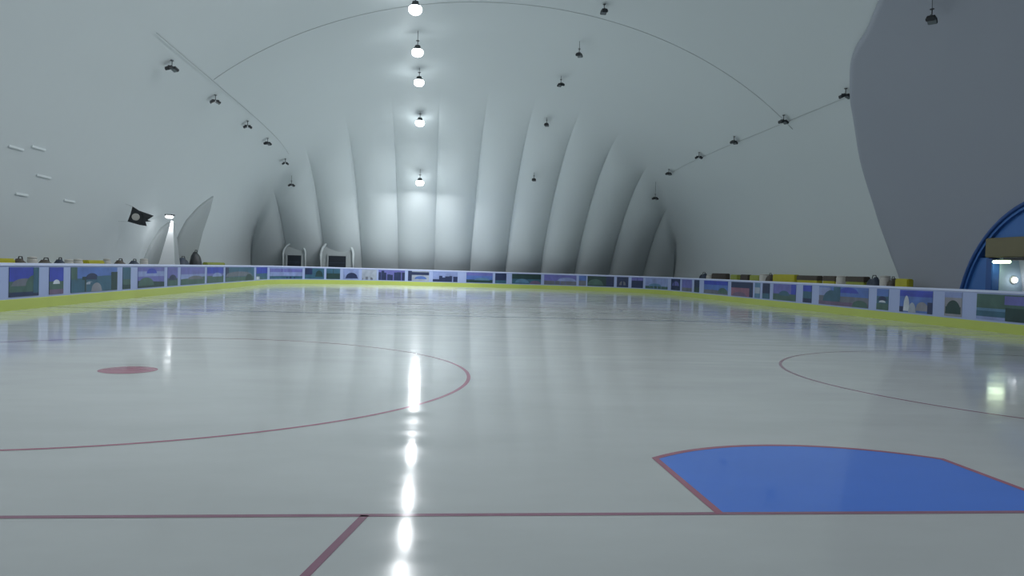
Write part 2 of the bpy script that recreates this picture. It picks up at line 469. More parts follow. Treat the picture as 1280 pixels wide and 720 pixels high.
# ------------------------------------------------------------------ printed banners on the boards
def banner(s0, s1, layers, label, z0=.36, z1=1.15):
    """layers: (kind, material, params) painted inside one printed sheet, mapped along the boards"""
    mats = []; bm = bmesh.new(); W = s1-s0
    def mi(k):
        m = PM[k]
        if m not in mats: mats.append(m)
        return mats.index(m)
    def P(u, v, d):
        x, y, nx, ny = ring(s0+u*W); return Vector((x+nx*d, y+ny*d, z0+v*(z1-z0)))
    bi = mi(layers[0][1])
    ring_sweep(bm, [(.004, z0), (.012, z0), (.012, z1), (.004, z1)], s0, s1, .4, mi=bi)
    d = .0135
    for L in layers[1:]:
        kind, k, a = L; idx = mi(k)
        if kind == 'band':          # a = v0, v1 (left) , v0', v1' (right)
            n = max(2, int(W/.4)); v0, v1, w0, w1 = a if len(a) == 4 else (*a, *a)
            prev = None
            for i in range(n+1):
                u = i/n; p = (bm.verts.new(P(u, v0+(w0-v0)*u, d)), bm.verts.new(P(u, v1+(w1-v1)*u, d)))
                if prev: bm.faces.new((prev[0], p[0], p[1], prev[1])).material_index = idx
                prev = p
        elif kind == 'rect':        # u0,u1,v0,v1
            u0, u1, v0, v1 = a; n = max(1, int((u1-u0)*W/.5)); prev = None
            for i in range(n+1):
                u = u0+(u1-u0)*i/n; p = (bm.verts.new(P(u, v0, d)), bm.verts.new(P(u, v1, d)))
                if prev: bm.faces.new((prev[0], p[0], p[1], prev[1])).material_index = idx
                prev = p
        elif kind == 'hill':        # u centre, half width, v0, height
            c, hw_, v0, hh = a; n = 10; prev = None
            for i in range(n+1):
                t = -1+2*i/n; u = min(1, max(0, c+t*hw_)); p = (bm.verts.new(P(u, v0, d)), bm.verts.new(P(u, min(.99, v0+hh*math.sqrt(max(0, 1-t*t))+.001), d)))
                if prev: bm.faces.new((prev[0], p[0], p[1], prev[1])).material_index = idx
                prev = p
        elif kind == 'sky':         # skyline: v0, min, max, n, seed
            v0, lo, hi, n, sd = a; R = random.Random(sd); u = 0.0
            while u < .995:
                w = R.uniform(.6, 1.4)/n; u1 = min(1, u+w); hh = R.uniform(lo, hi)
                f = bm.faces.new([bm.verts.new(P(q, r, d)) for q, r in ((u, v0), (u1, v0), (u1, hh), (u, hh))]); f.material_index = idx
                u = u1+R.choice((0, 0, .3))/n
        d += .0012
    o = link('advertising_banner', bm, mats)
    tag(o, label, 'banner', 'printed banners along the rink boards')
    return o
B = banner
# left side, from the left edge of the picture towards the far corner
B(16.9, 19.6, [('', 'sky_pale'), ('hill', 'white', (.5, .4, .0, .4))], 'pale blue banner nearest the camera on the left boards')
B(20.1, 20.75, [('', 'sky_pale'), ('hill', 'navy', (.5, .5, .0, .2))], 'narrow pale banner just before the left edge deep blue sky banner')
B(21.35, 22.88, [('', 'green'), ('band', 'sky_deep', (.52, 1)), ('hill', 'grey', (.5, .45, .36, .26)), ('hill', 'green', (.8, .3, .1, .62)), ('band', 'navy', (0, .15)), ('rect', 'teal', (.8, 1, .1, 1))], 'deep blue sky over grey green park, leftmost full banner on the left boards')
B(23.48, 24.34, [('', 'green'), ('band', 'sky_deep', (.48, 1)), ('hill', 'white', (.5, .25, .38, .16)), ('band', 'mauve', (0, .18))], 'small square banner of deep blue sky with a white blob')
B(24.82, 28.3, [('', 'teal'), ('band', 'sky', (.55, 1)), ('rect', 'green', (0, .12, 0, 1)), ('hill', 'pale', (.38, .16, 0, .42)), ('rect', 'dgreen', (.22, .3, 0, .62)), ('hill', 'navy', (.42, .14, .5, .26)), ('sky', 'teal', (0, .3, .7, 8, 3)), ('hill', 'stone', (.52, .12, 0, .36)), ('rect', 'dgreen', (.85, 1, 0, .8))], 'wide teal banner of dark trees with pale ground, right of the small square one')
B(28.8, 29.52, [('', 'green'), ('band', 'teal', (.45, 1)), ('band', 'dgreen', (0, .2))], 'narrow dark teal banner between two white posts on the left boards')
B(30.22, 33.1, [('', 'violet'), ('band', 'sky_pale', (.55, .8)), ('band', 'dgreen', (0, .35, 0, .25)), ('hill', 'green', (.3, .3, .1, .4)), ('hill', 'sky_deep', (.5, .2, .7, .25))], 'violet sky banner over dark green ground, below the lamplit white fin')
B(33.5, 34.8, [('', 'violet'), ('band', 'green', (0, .4)), ('hill', 'navy', (.5, .4, .3, .3))], 'short violet banner with a navy mound on the left boards')
B(35.2, 38.8, [('', 'sky_pale'), ('band', 'violet', (.6, 1)), ('band', 'green', (0, .32, 0, .45)), ('hill', 'grey', (.6, .35, .3, .2))], 'pale violet banner rising over a green slope on the left boards')
B(39.2, 42.2, [('', 'violet'), ('band', 'sky_deep', (.6, 1)), ('band', 'green', (0, .45)), ('hill', 'sky_pale', (.6, .3, .4, .25))], 'deep violet sky banner with green bottom before the left corner')
B(42.6, 49.3, [('', 'teal'), ('rect', 'navy', (0, .1, .2, 1)), ('hill', 'grey', (.45, .5, .35, .35)), ('band', 'green', (0, .3)), ('hill', 'dgreen', (.8, .15, 0, .5))], 'long dark teal banner of hills approaching the left corner')
B(49.9, 53.0, [('', 'teal'), ('band', 'sky_deep', (.5, 1)), ('rect', 'white', (0, .3, 0, .25))], 'bright blue banner at the start of the left corner curve')
B(53.5, 57.6, [('', 'sky_pale'), ('band', 'violet', (.6, .9)), ('band', 'teal', (0, .25)), ('hill', 'navy', (.7, .2, 0, .2))], 'light violet blue banner on the left corner curve')
B(57.85, 59.6, [('', 'teal'), ('rect', 'navy', (0, .4, .4, 1)), ('hill', 'dgreen', (.75, .2, .2, .6))], 'dark navy and teal banner below the two dark door openings')
B(59.8, 60.95, [('', 'dgreen'), ('band', 'teal', (.55, 1))], 'small dark green banner below the arched doorway')
B(61.2, 62.45, [('', 'sky_pale'), ('hill', 'navy', (.55, .4, .1, .55))], 'pale banner with a single navy hill on the far boards')
B(62.7, 63.85, [('', 'pale'), ('hill', 'grey', (.4, .4, 0, .3))], 'whitish banner left of the dark skyline banner')
B(64.0, 66.05, [('', 'violet'), ('sky', 'navy', (0, .5, 1.0, 9, 11))], 'dark navy skyline banner of towers on the far boards')
B(66.3, 67.95, [('', 'pale'), ('band', 'navy', (.6, .9)), ('rect', 'navy', (0, .18, 0, 1)), ('hill', 'sky', (.6, .3, .2, .3))], 'banner with a navy arch shape over pale ground below the lit wall')
B(68.25, 70.2, [('', 'sky_pale'), ('sky', 'navy', (0, .2, .62, 7, 4))], 'pale banner with dark shrubs along its bottom on the far boards')
B(70.9, 73.0, [('', 'sky'), ('band', 'violet', (.7, 1)), ('band', 'dgreen', (0, .3)), ('hill', 'lake', (.6, .3, .25, .25))], 'blue lake and sky banner in the middle of the far boards')
B(73.2, 74.1, [('', 'navy'), ('band', 'teal', (0, .3))], 'short navy banner right of the blue lake banner')
B(74.55, 76.9, [('', 'teal'), ('band', 'dgreen', (.5, 1)), ('hill', 'lake', (.35, .25, .1, .4)), ('hill', 'mauve', (.8, .2, 0, .35))], 'dark teal banner with a mauve corner on the far boards')
B(77.15, 79.75, [('', 'violet'), ('band', 'grey', (0, .4)), ('hill', 'sky_pale', (.7, .3, .4, .35))], 'violet grey banner left of the right corner curve')
B(79.95, 80.55, [('', 'grey'), ('band', 'sky', (.5, 1))], 'tiny grey and blue banner before the right corner curve')
B(80.65, 82.9, [('', 'dgreen'), ('rect', 'navy', (.7, 1, 0, 1)), ('hill', 'green', (.3, .3, .1, .6))], 'green to navy banner at the start of the right corner curve')
B(83.15, 84.2, [('', 'navy'), ('hill', 'grey', (.5, .3, .2, .4))], 'short navy banner with a grey mound on the right corner curve')
B(84.5, 85.65, [('', 'navy'), ('band', 'violet', (.7, 1))], 'short navy banner with a violet top on the right corner curve')
B(85.9, 88.7, [('', 'sky_pale'), ('band', 'green', (0, .25)), ('hill', 'lake', (.4, .3, .2, .3))], 'pale blue banner on the right corner curve')
B(89.25, 91.1, [('', 'navy'), ('hill', 'violet', (.5, .4, .4, .4))], 'navy banner with violet clouds where the right corner straightens')
B(91.5, 93.5, [('', 'violet'), ('band', 'grey', (0, .3))], 'violet banner with grey foot after the right corner')
B(93.95, 94.9, [('', 'navy'), ('band', 'dgreen', (0, .4))], 'narrow almost black banner near the dark green bundle')
B(95.75, 99.65, [('', 'sky'), ('band', 'sky_deep', (.7, 1)), ('band', 'grey', (0, .3)), ('hill', 'green', (.8, .2, .1, .4))], 'blue sky banner over grey shore on the right boards')
B(100.15, 103.1, [('', 'rose'), ('band', 'navy', (.6, 1)), ('rect', 'navy', (.85, 1, 0, 1)), ('hill', 'mauve', (.4, .35, 0, .3))], 'banner with navy top and pinkish lower half on the right boards')
B(103.35, 104.0, [('', 'lake'), ('band', 'pale', (.3, .7))], 'narrow pale lake blue banner beside the pinkish one')
B(104.3, 105.15, [('', 'navy'), ('band', 'teal', (0, .35))], 'narrow navy banner left of the violet sky and bushes banner')
B(105.55, 107.95, [('', 'violet'), ('band', 'green', (0, .4)), ('hill', 'teal', (.5, .25, .3, .3)), ('rect', 'sky_deep', (.8, 1, .4, 1))], 'violet sky banner with green bushes on the right boards')
B(108.64, 109.46, [('', 'teal'), ('band', 'sky_deep', (.65, 1)), ('band', 'navy', (0, .25))], 'narrow dark blue banner below the brightest long yellow pad')
B(110.12, 113.96, [('', 'grey'), ('band', 'sky', (.5, 1)), ('rect', 'sky_pale', (0, .25, .5, .95)), ('hill', 'sky_deep', (.62, .2, .7, .28)), ('hill', 'teal', (.27, .2, 0, .8)), ('rect', 'teal', (.32, .46, .3, 1)), ('band', 'mauve', (0, .2)), ('hill', 'green', (.85, .16, 0, .35))], 'wide banner of a tall dark tree against blue sky on the right boards')
B(114.52, 115.28, [('', 'teal'), ('band', 'sky', (.65, 1)), ('hill', 'navy', (.5, .4, .45, .2)), ('hill', 'white', (.5, .3, .35, .1)), ('band', 'green', (0, .3))], 'narrow teal banner with a white streak on the right boards')
B(115.98, 117.82, [('', 'sky'), ('band', 'sky_deep', (.72, 1)), ('hill', 'white', (.22, .1, .05, .7)), ('hill', 'pale', (.4, .12, 0, .45)), ('hill', 'stone', (.7, .2, .1, .4)), ('rect', 'navy', (.86, 1, 0, .5)), ('rect', 'navy', (0, .12, 0, .25))], 'bright blue banner with white fountain shapes on the right boards')
B(118.44, 119.28, [('', 'stone'), ('hill', 'dgreen', (.5, .46, .12, .55)), ('rect', 'dgreen', (.06, .94, .1, .4)), ('band', 'sky_pale', (.78, 1))], 'small square banner with a dark green clump on pale grey')
B(119.95, 122.3, [('', 'lake'), ('band', 'green', (.45, 1)), ('band', 'sky_pale', (.0, .12)), ('band', 'teal', (.12, .34)), ('rect', 'violet', (.5, 1, .62, .95)), ('rect', 'dgreen', (.52, .86, 0, .5)), ('hill', 'rose', (.9, .06, 0, .4))], 'grey teal banner with violet patch at the right edge of the picture')
B(122.8, 123.6, [('', 'teal'), ('band', 'sky', (.6, 1))], 'narrow teal banner below the blue entrance arch')
B(124.2, 127.6, [('', 'sky'), ('band', 'dgreen', (0, .35))], 'wide blue banner nearest the camera on the right boards')

# ------------------------------------------------------------------ lamps under the vault
def make_highbay():
    t = empty('floodlight', (0, 0, 0))
    bm = bmesh.new(); tube(bm, [(0, 0, .42), (0, 0, .18)], .018, 8); lathe(bm, [(.09, .40), (.09, .42), (.03, .43)], 12); link('hanger', bm, M['darkgrey'], t)
    bm = bmesh.new(); lathe(bm, [(.06, .20), (.13, .18), (.15, .08), (.25, .0), (.26, -.03), (.235, -.03), (.23, .0)], 24); link('housing', bm, M['darkgrey'], t, smooth=True)
    bm = bmesh.new(); lathe(bm, [(.225, -.01), (.27, -.08), (.285, -.17), (.25, -.27), (.16, -.34), (.03, -.37)], 24); link('lens', bm, M['lamp'], t, smooth=True)['label'] = 'glowing white lens'
    return t
def make_twin():
    t = empty('floodlight', (0, 0, 0))
    bm = bmesh.new(); tube(bm, [(0, 0, .40), (0, 0, .12)], .02, 8); tube(bm, [(-.20, 0, .12), (.20, 0, .12)], .022, 8); lathe(bm, [(.08, .38), (.08, .40), (.03, .41)], 12); link('bracket', bm, M['darkgrey'], t)
    for e in (-1, 1):
        R = Matrix.Translation((e*.15, 0, 0)) @ Matrix.Rotation(e*.5, 4, 'Y')
        bm = bmesh.new(); box(bm, -.13, .13, -.16, .16, -.05, .07, bev=.02, rot=R)
        for q in range(5): box(bm, -.11+q*.05, -.10+q*.05, -.13, .13, .07, .105, rot=R)
        h = link('housing', bm, M['black'], t)
        bm = bmesh.new(); box(bm, -.11, .11, -.14, .14, -.062, -.049, bev=.004, rot=R); l = link('lens', bm, M['glass'], h)
    t.scale = (.8, .8, .8)
    return t
rows = {1: (-12.95, [(18.5, 9.2), (24.2, 9.3), (30.1, 9.45), (35.9, 9.48), (42.0, 9.4), (47.0, 9.3), (52.6, 9.02), (55.0, 6.93)]),
        2: (-4.0, [(32.5, 12.4), (38.0, 12.15), (43.4, 11.97), (48.7, 10.7), (54.1, 7.53)]),
        3: (4.05, [(32.5, 12.7), (38.0, 12.33), (43.4, 12.12), (48.6, 10.8), (54.0, 7.9)]),
        4: (12.95, [(28.6, 10.1), (33.9, 9.2), (39.7, 9.1), (45.1, 9.1), (51.0, 8.87), (54.0, 6.92)])}
twin0 = make_twin(); hb0 = make_highbay(); u1 = u2 = False
words = ['nearest', 'second', 'third', 'fourth', 'fifth', 'sixth', 'farthest']
def hang(o, x, y, h):
    """hang the lamp; its drop rod is stretched to meet the membrane"""
    top = dome_h(x, y)-pleat(x, y)*.6
    o.location = (x, y, h)
    return top
def lamp_rod(o, x, y, h):
    top = dome_h(x, y)
    if top-h > .42:
        bm = bmesh.new(); tube(bm, [(0, 0, .40), (0, 0, (top-h)/o.scale.z+.02)], .012, 6); link('drop_rod', bm, M['darkgrey'], o)
first = {1: 0, 2: 0, 3: 0, 4: 0}
for r, (rx, L) in rows.items():
    x = AX+rx
    vis = [q for q in L if not (r == 1 and q[1] in (9.2, 9.3) and q[0] < 25)]
    for n, (y, h) in enumerate(vis):
        # every lamp hangs just under the fabric where it is
        top = dome_h(x, y)
        h = min(h, top-.36)
        if r == 2:
            o = hb0 if not u1 else copy_tree(hb0); u1 = True
            lb = {0: 'nearest lit round lamp, at the top edge of the picture', 1: 'second lit round lamp down the bright row', 2: 'third lit round lamp down the bright row',
                  3: 'fourth lit round lamp, just above the lit pleats', 4: 'farthest lit round lamp, low in front of the brightly lit pleats'}[n]
            tag(o, lb, 'lamp', 'lit lamps in a row under the vault')
        else:
            o = twin0 if not u2 else copy_tree(twin0); u2 = True
            rn = {1: 'left outer row', 3: 'row right of the lit lamps', 4: 'right outer row'}[r]
            tag(o, 'unlit dark twin floodlight, %s from the camera in the %s' % (words[n] if n < len(vis)-1 else 'farthest', rn), 'lamp', 'unlit dark floodlights under the vault')
            o.rotation_euler = (0, 0, {1: .5, 3: 1.5, 4: .3}[r] + .5*math.sin(n*2.3+r))
        o.location = (x, y, h)
# one more floodlight hangs over the dark sheet, top right
o = copy_tree(twin0); tag(o, 'unlit dark twin floodlight hanging in front of the slate grey area', 'lamp', 'unlit dark floodlights under the vault')
o.location = (14.3, 21.0, 9.1); o.rotation_euler = (0, 0, .8)
for x, y, h, o in [(q.location.x, q.location.y, q.location.z, q) for q in list(C.objects) if q.name.startswith('floodlight')]:
    lamp_rod(o, x, y, h)
for rx, y0, y1, lb in ((-12.95, 27.5, 52.0, 'thin grey power cable linking the left outer row of floodlights'), (12.95, 28.0, 52.0, 'thin grey power cable linking the right outer row of floodlights')):
    bm = bmesh.new(); pts = [dome_pt(AX+rx+.3, y0+(y1-y0)*i/60, .04) for i in range(61)]
    tube(bm, pts, .013, 6); tag(link('power_cable', bm, M['cable'], smooth=True), lb, 'cable')

# ------------------------------------------------------------------ light of the lamps
def area(name, loc, size, power, rot=(0, 0, 0), col=(.955, .975, 1), spread=PI, shape='DISK'):
    l = bpy.data.lights.new(name, 'AREA'); l.shape = shape; l.size = size; l.energy = power; l.color = col; l.spread = spread
    o = bpy.data.objects.new(name, l); C.objects.link(o); o.location = loc; o.rotation_euler = rot; return o
def point(name, loc, r, power, col=(.955, .975, 1)):
    l = bpy.data.lights.new(name, 'POINT'); l.shadow_soft_size = r; l.energy = power; l.color = col
    o = bpy.data.objects.new(name, l); C.objects.link(o); o.location = loc; return o
for n, (y, h) in enumerate(rows[2][1]):
    h = min(h, dome_h(AX-4, y)-.36)
    area('lamp_light', (AX-4.0, y, h-.39), .44, [700, 700, 800, 1000, 1900][n], spread=math.radians([152, 152, 155, 160, 172][n]))
# the lit row carries on over the camera's head
for y, pw in ((27.0, 900), (21.5, 900), (16.0, 900), (10.5, 1100)):
    h = dome_h(AX-4, y)-.5
    o = copy_tree(hb0); tag(o, 'lit round lamp of the same row above the camera', 'lamp', 'lit lamps overhead out of view')
    o.location = (AX-4, y, h)
    area('lamp_light', (AX-4.0, y, h-.39), .44, pw)

# ------------------------------------------------------------------ fin painted lamplit white, painted shadow lobes beside it, and its lamp (left wall)
fin = empty('fabric_fin', (-13.3, 41.2, 0)); tag(fin, 'tall lamplit white triangular fabric fin with painted grey shadow lobes against the left wall', 'fabric fin')
def fobj(parent, name, bm, m, label=None, smooth=False):
    o = link(name, bm, m, parent, smooth=smooth); o.matrix_parent_inverse = Matrix.Translation(-parent.location)
    if label: o['label'] = label
    return o
bm = bmesh.new()
prism(bm, [(-13.95, 40.0, 0), (-12.80, 40.0, 0), (-12.98, 40.0, 3.42), (-13.06, 40.0, 3.42)], (0, .18, 0))
fobj(fin, 'white_panel', bm, M['fabric_lamplit'], 'triangular front painted lamplit white')
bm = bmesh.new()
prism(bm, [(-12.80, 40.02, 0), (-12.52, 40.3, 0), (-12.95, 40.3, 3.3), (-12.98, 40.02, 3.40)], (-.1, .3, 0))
fobj(fin, 'shadow_gusset', bm, M['fabric_grey'], 'gusset behind the white front, its shadow painted grey')
def shade_lobe(name, outline, label):  # shadows on the wall built as raised grey shapes
    """outline: (y, h) points on the left wall, a slightly bulging lobe with shadow painted as grey"""
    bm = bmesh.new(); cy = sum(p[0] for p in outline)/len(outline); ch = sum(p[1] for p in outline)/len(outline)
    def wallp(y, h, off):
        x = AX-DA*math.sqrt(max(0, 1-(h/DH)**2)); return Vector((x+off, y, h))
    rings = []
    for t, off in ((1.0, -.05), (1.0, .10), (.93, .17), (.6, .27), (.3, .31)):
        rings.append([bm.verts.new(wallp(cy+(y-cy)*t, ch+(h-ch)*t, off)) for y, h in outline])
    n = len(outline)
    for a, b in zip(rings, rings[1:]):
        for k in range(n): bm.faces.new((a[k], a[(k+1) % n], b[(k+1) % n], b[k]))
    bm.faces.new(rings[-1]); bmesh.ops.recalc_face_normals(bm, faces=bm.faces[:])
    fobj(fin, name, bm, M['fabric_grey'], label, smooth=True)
shade_lobe('side_shade', [(42.0, 3.45), (41.2, 3.1), (40.5, 2.4), (40.0, 1.5), (39.8, .3), (42.3, .3), (42.5, 1.5), (42.6, 2.6)], 'painted grey leaf shaped shadow left of the white front')
shade_lobe('side_shade', [(46.9, 5.3), (45.6, 4.6), (44.6, 3.7), (44.1, 2.6), (44.6, 1.4), (45.6, .3), (47.6, .3), (48.1, 1.6), (48.0, 3.2), (47.6, 4.6)], 'painted grey leaf shaped shadow right of the white front')
fl = empty('wall_lamp', (-13.08, 39.75, 3.5)); tag(fl, 'small lit lamp on top of the lamplit white fin', 'lamp')
bm = bmesh.new(); box(bm, -13.27, -12.87, 39.62, 40.0, 3.68, 3.74, bev=.015); tube(bm, [(-13.02, 40.08, 3.40), (-13.02, 39.97, 3.70)], .03, 8); fobj(fl, 'housing', bm, M['darkgrey'])
bm = bmesh.new(); box(bm, -13.24, -12.90, 39.58, 39.92, 3.54, 3.68, bev=.05); fobj(fl, 'lens', bm, M['lamp_small'], 'glowing white lens')
area('fin_light', (-13.07, 39.72, 3.52), .3, 30, rot=(.12, 0, 0))

# ------------------------------------------------------------------ black pennant hanging on the left wall
pn = empty('pennant', (-13.1, 36.0, 3.3)); tag(pn, 'small black swallow tailed pennant with a white disc on the left wall', 'flag')
def pen(u, v, d=0):  # u along the cloth, v up
    return Vector((-13.62+u*1.08, 35.9+.25*u+.05*math.sin(u*7)-d, 2.98+v*.84))
bm = bmesh.new()
out = [(.02, .18), (.12, .62), (.18, 1.0), (.42, .80), (.60, .62), (.98, .55), (.62, .38), (.90, .24), (.60, .20), (.74, -.02), (.48, .02), (.30, .10)]
a = [bm.verts.new(pen(u, v, 0)) for u, v in out]; b = [bm.verts.new(pen(u, v, .02)) for u, v in out]
bm.faces.new(a); bm.faces.new(b[::-1])
for i in range(len(a)): bm.faces.new((a[i], b[i], b[(i+1) % len(a)], a[(i+1) % len(a)]))
bmesh.ops.triangulate(bm, faces=[f for f in bm.faces if len(f.verts) > 4]); bmesh.ops.recalc_face_normals(bm, faces=bm.faces[:])
fobj(pn, 'cloth', bm, M['black'])
bm = bmesh.new()
cc = [(.33+.145*math.cos(2*PI*i/16), .44+.19*math.sin(2*PI*i/16)) for i in range(16)]
a = [bm.verts.new(pen(u, v, .03)) for u, v in cc]; b = [bm.verts.new(pen(u, v, .11)) for u, v in cc]
bm.faces.new(a); bm.faces.new(b[::-1])
for i in range(16): bm.faces.new((a[i], b[i], b[(i+1) % 16], a[(i+1) % 16]))
bmesh.ops.recalc_face_normals(bm, faces=bm.faces[:]); fobj(pn, 'disc', bm, M['offwhite'], 'white disc')
bm = bmesh.new(); tube(bm, [pen(.18, 1.0, .01), pen(-.28, 1.22, .01)], .012, 6); fobj(pn, 'cord', bm, M['cable'])
bm = bmesh.new(); tube(bm, [pen(.02, .18, .01), pen(-.30, .16, .01)], .012, 6); fobj(pn, 'cord', bm, M['cable'])

# ------------------------------------------------------------------ small pale air slots on the left wall
for (y, h, L, lb) in ((25.9, 4.89, .9, 'faint pale slot high on the left wall at the picture edge'), (27.1, 5.07, .9, 'faint pale slot high on the left wall beside the picture edge one'), (28.3, 4.25, 1.0, 'clearest pale slot on the left wall'),
                      (27.45, 3.53, .8, 'low faint pale slot near the left picture edge'), (30.8, 3.6, .9, 'faint pale slot lowest and farthest right on the left wall')):
    bm = bmesh.new()
    x = AX-DA*math.sqrt(1-(h/DH)**2)
    box(bm, x-.10, x+.035, y-L/2, y+L/2, h-.045, h+.045, bev=.015)
    o = link('wall_patch', bm, M['fabric_patch']); tag(o, lb, 'fabric patch')

# ------------------------------------------------------------------ doors in the far end
def far_door(n, x, w, h, hood, label):
    yb = END0+ENDL
    t = empty('door_%d' % n, (x, 62.2, 0)); tag(t, label, kind='structure')
    y0 = 61.30
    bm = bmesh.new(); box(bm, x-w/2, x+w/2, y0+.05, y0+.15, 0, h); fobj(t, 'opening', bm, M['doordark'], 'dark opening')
    bm = bmesh.new()
    for q in range(1, 4): box(bm, x-w/2, x+w/2, y0+.03, y0+.06, h*q/4-.02, h*q/4+.02)
    fobj(t, 'crossbar', bm, M['navy'])
    bm = bmesh.new()
    box(bm, x-w/2-.12, x-w/2, y0, y0+1.2, 0, h+.12, bev=.02); box(bm, x+w/2, x+w/2+.12, y0, y0+1.2, 0, h+.12, bev=.02); box(bm, x-w/2, x+w/2, y0, y0+1.2, h, h+.12, bev=.02)
    fobj(t, 'door_frame', bm, M['fabric_grey'])
    bm = bmesh.new(); R = hood; N = 24
    sh = max(.2, 3.45-R) if hood > 1 else 2.2
    prof = [(x-R, 0)] + [(x-R*math.cos(PI*i/N), sh+R*math.sin(PI*i/N)) for i in range(N+1)] + [(x+R, 0)]
    for depth0, depth1, rr, mt, nm in ((61.32, 63.6, .10 if hood > 1 else .07, M['fabric'], 'arch_rim'),):
        pts = [Vector((px, depth0, pz)) for px, pz in prof]
        tube(bm, pts, rr, 10)
    fobj(t, 'arch_rim', bm, M['fabric'], smooth=True)
    bm = bmesh.new(); prism(bm, [(px, y0+.16, pz) for px, pz in prof], (0, 1.3, 0)); fobj(t, 'vestibule', bm, M['fabric_grey'])
far_door(1, -10.7, 1.05, 2.1, .85, 'low dark doorway in the left part of the far wall')
far_door(2, -7.4, 1.35, 2.15, 1.25, 'dark doorway under a rounded fabric arch in the far wall')

# ------------------------------------------------------------------ things standing on the walkways behind the boards
def pad(x, y, L, h, m, label, cat='crash mat', group='padded mats standing behind the boards', top=None):
    t = empty('crash_mat', (x, y, -.03)); tag(t, label, cat, group)
    bm = bmesh.new(); box(bm, -.14, .14, -L/2, L/2, 0, h, bev=.04); link('cover', bm, M[m], t, smooth=False)
    if top:
        bm = bmesh.new(); box(bm, -.155, .155, -L/2-.012, L/2+.012, h*.86, h*1.03, bev=.03); link('top_cover', bm, M[top], t)['label'] = 'dark top cover'
    bm = bmesh.new()
    for e in (-.3, .3): box(bm, -.158, .158, e*L-.03, e*L+.03, h*.45, h*.5)
    link('strap', bm, M['black'], t)
def bag(x, y, L, h, m, label):
    t = empty('equipment_bag', (x, y, -.03)); tag(t, label, 'bag', 'bags piled behind the boards')
    bm = bmesh.new(); n = 14; rings = []
    for i in range(n+1):
        u = -1+2*i/n; r = max(.02, (1-abs(u)**4)**.5)
        rings.append([bm.verts.new((.28*r*math.cos(a), u*L/2, h/2+h/2*r*math.sin(a)*(1+.07*math.sin(5*u+a*2)))) for a in [2*PI*k/14 for k in range(14)]])
    for p, q in zip(rings, rings[1:]):
        for k in range(14): bm.faces.new((p[k], p[(k+1) % 14], q[(k+1) % 14], q[k]))
    bm.faces.new(rings[0][::-1]); bm.faces.new(rings[-1]); bmesh.ops.recalc_face_normals(bm, faces=bm.faces[:])
    link('bag_body', bm, M[m], t, smooth=True)
    bm = bmesh.new(); tube(bm, [(0, -L*.2, h*.97), (0, -L*.12, h*1.06), (0, L*.12, h*1.06), (0, L*.2, h*.97)], .02, 6); link('handle', bm, M['black'], t)
def drum(x, y, r, h, m, label):
    t = empty('plastic_drum', (x, y, -.03)); tag(t, label, 'drum', 'pale drums behind the boards')
    bm = bmesh.new(); lathe(bm, [(r*.92, 0), (r, .05), (r, h*.3), (r*1.04, h*.32), (r, h*.34), (r, h*.64), (r*1.04, h*.66), (r, h*.68), (r, h-.06), (r*.9, h-.02)], 20); link('barrel', bm, M[m], t, smooth=True)
    bm = bmesh.new(); lathe(bm, [(r*.9, h-.02), (r*.94, h), (r*.94, h+.04), (r*.3, h+.06)], 20); link('lid', bm, M[m], t, smooth=True)
XR = 19.35   # right walkway
k = XR/20.45
def yr(yy): return yy*k
right = [
 ('bag', 55.6, 1.6, 1.62, 'navy', 'dark green black bundle at the far end of the right row'),
 ('drum', 54.3, .28, 1.5, 'offwhite', 'pale drum farthest along the right row'),
 ('pad', 52.3, 2.9, 1.66, 'brown', 'long dark brown mat farthest along the right row'),
 ('pad', 49.6, 1.2, 1.6, 'yellowgreen', 'olive mat between the two dark brown mats far right'),
 ('pad', 47.9, 1.3, 1.62, 'brown', 'short dark brown mat in the far part of the right row'),
 ('pad', 46.3, 1.5, 1.6, 'yellowgreen', 'yellow green mat left of the pale drum on the right'),
 ('drum', 45.1, .30, 1.62, 'offwhite', 'pale drum beside the brightest long yellow mat'),
 ('bag', 44.3, .8, 1.64, 'brown', 'dark brown bag just left of the brightest yellow mat'),
 ('pad', 42.3, 2.9, 1.68, 'yellow', 'brightest long yellow mat in the right row'),
 ('pad', 39.5, 2.4, 1.60, 'yellow', 'yellow mat with a dark brown top right of the brightest one', 'brown'),
 ('pad', 37.2, 1.3, 1.60, 'yellow', 'short yellow mat with a dark brown top in the right row', 'brown'),
 ('drum', 36.2, .26, 1.62, 'offwhite', 'cream drum between yellow mats in the middle of the right row'),
 ('pad', 34.8, 1.7, 1.60, 'yellowgreen', 'yellow green mat with dark brown top near the navy bag', 'brown'),
 ('bag', 33.4, .95, 1.62, 'navy', 'navy bag on the right between green mat and pale drum'),
 ('drum', 32.55, .22, 1.66, 'offwhite', 'whitish drum next to the navy bag on the right'),
 ('bag', 31.95, .55, 1.58, 'brown', 'small dark bag beside the nearest yellow mat'),
 ('pad', 31.15, .95, 1.6, 'yellow', 'nearest bright yellow mat on the right, at the edge of the slate grey area'),
]
for it in right:
    kd, y, L, h, m, lb = it[:6]
    if kd == 'pad': pad(XR, yr(y), L*k*.96, h, m, lb, top=it[6] if len(it) > 6 else None)
    elif kd == 'bag': bag(XR, yr(y), L*k, h, m, lb)
    else: drum(XR, yr(y), L, h, m, lb)
XL = -12.9; kl = 12.9/14.37
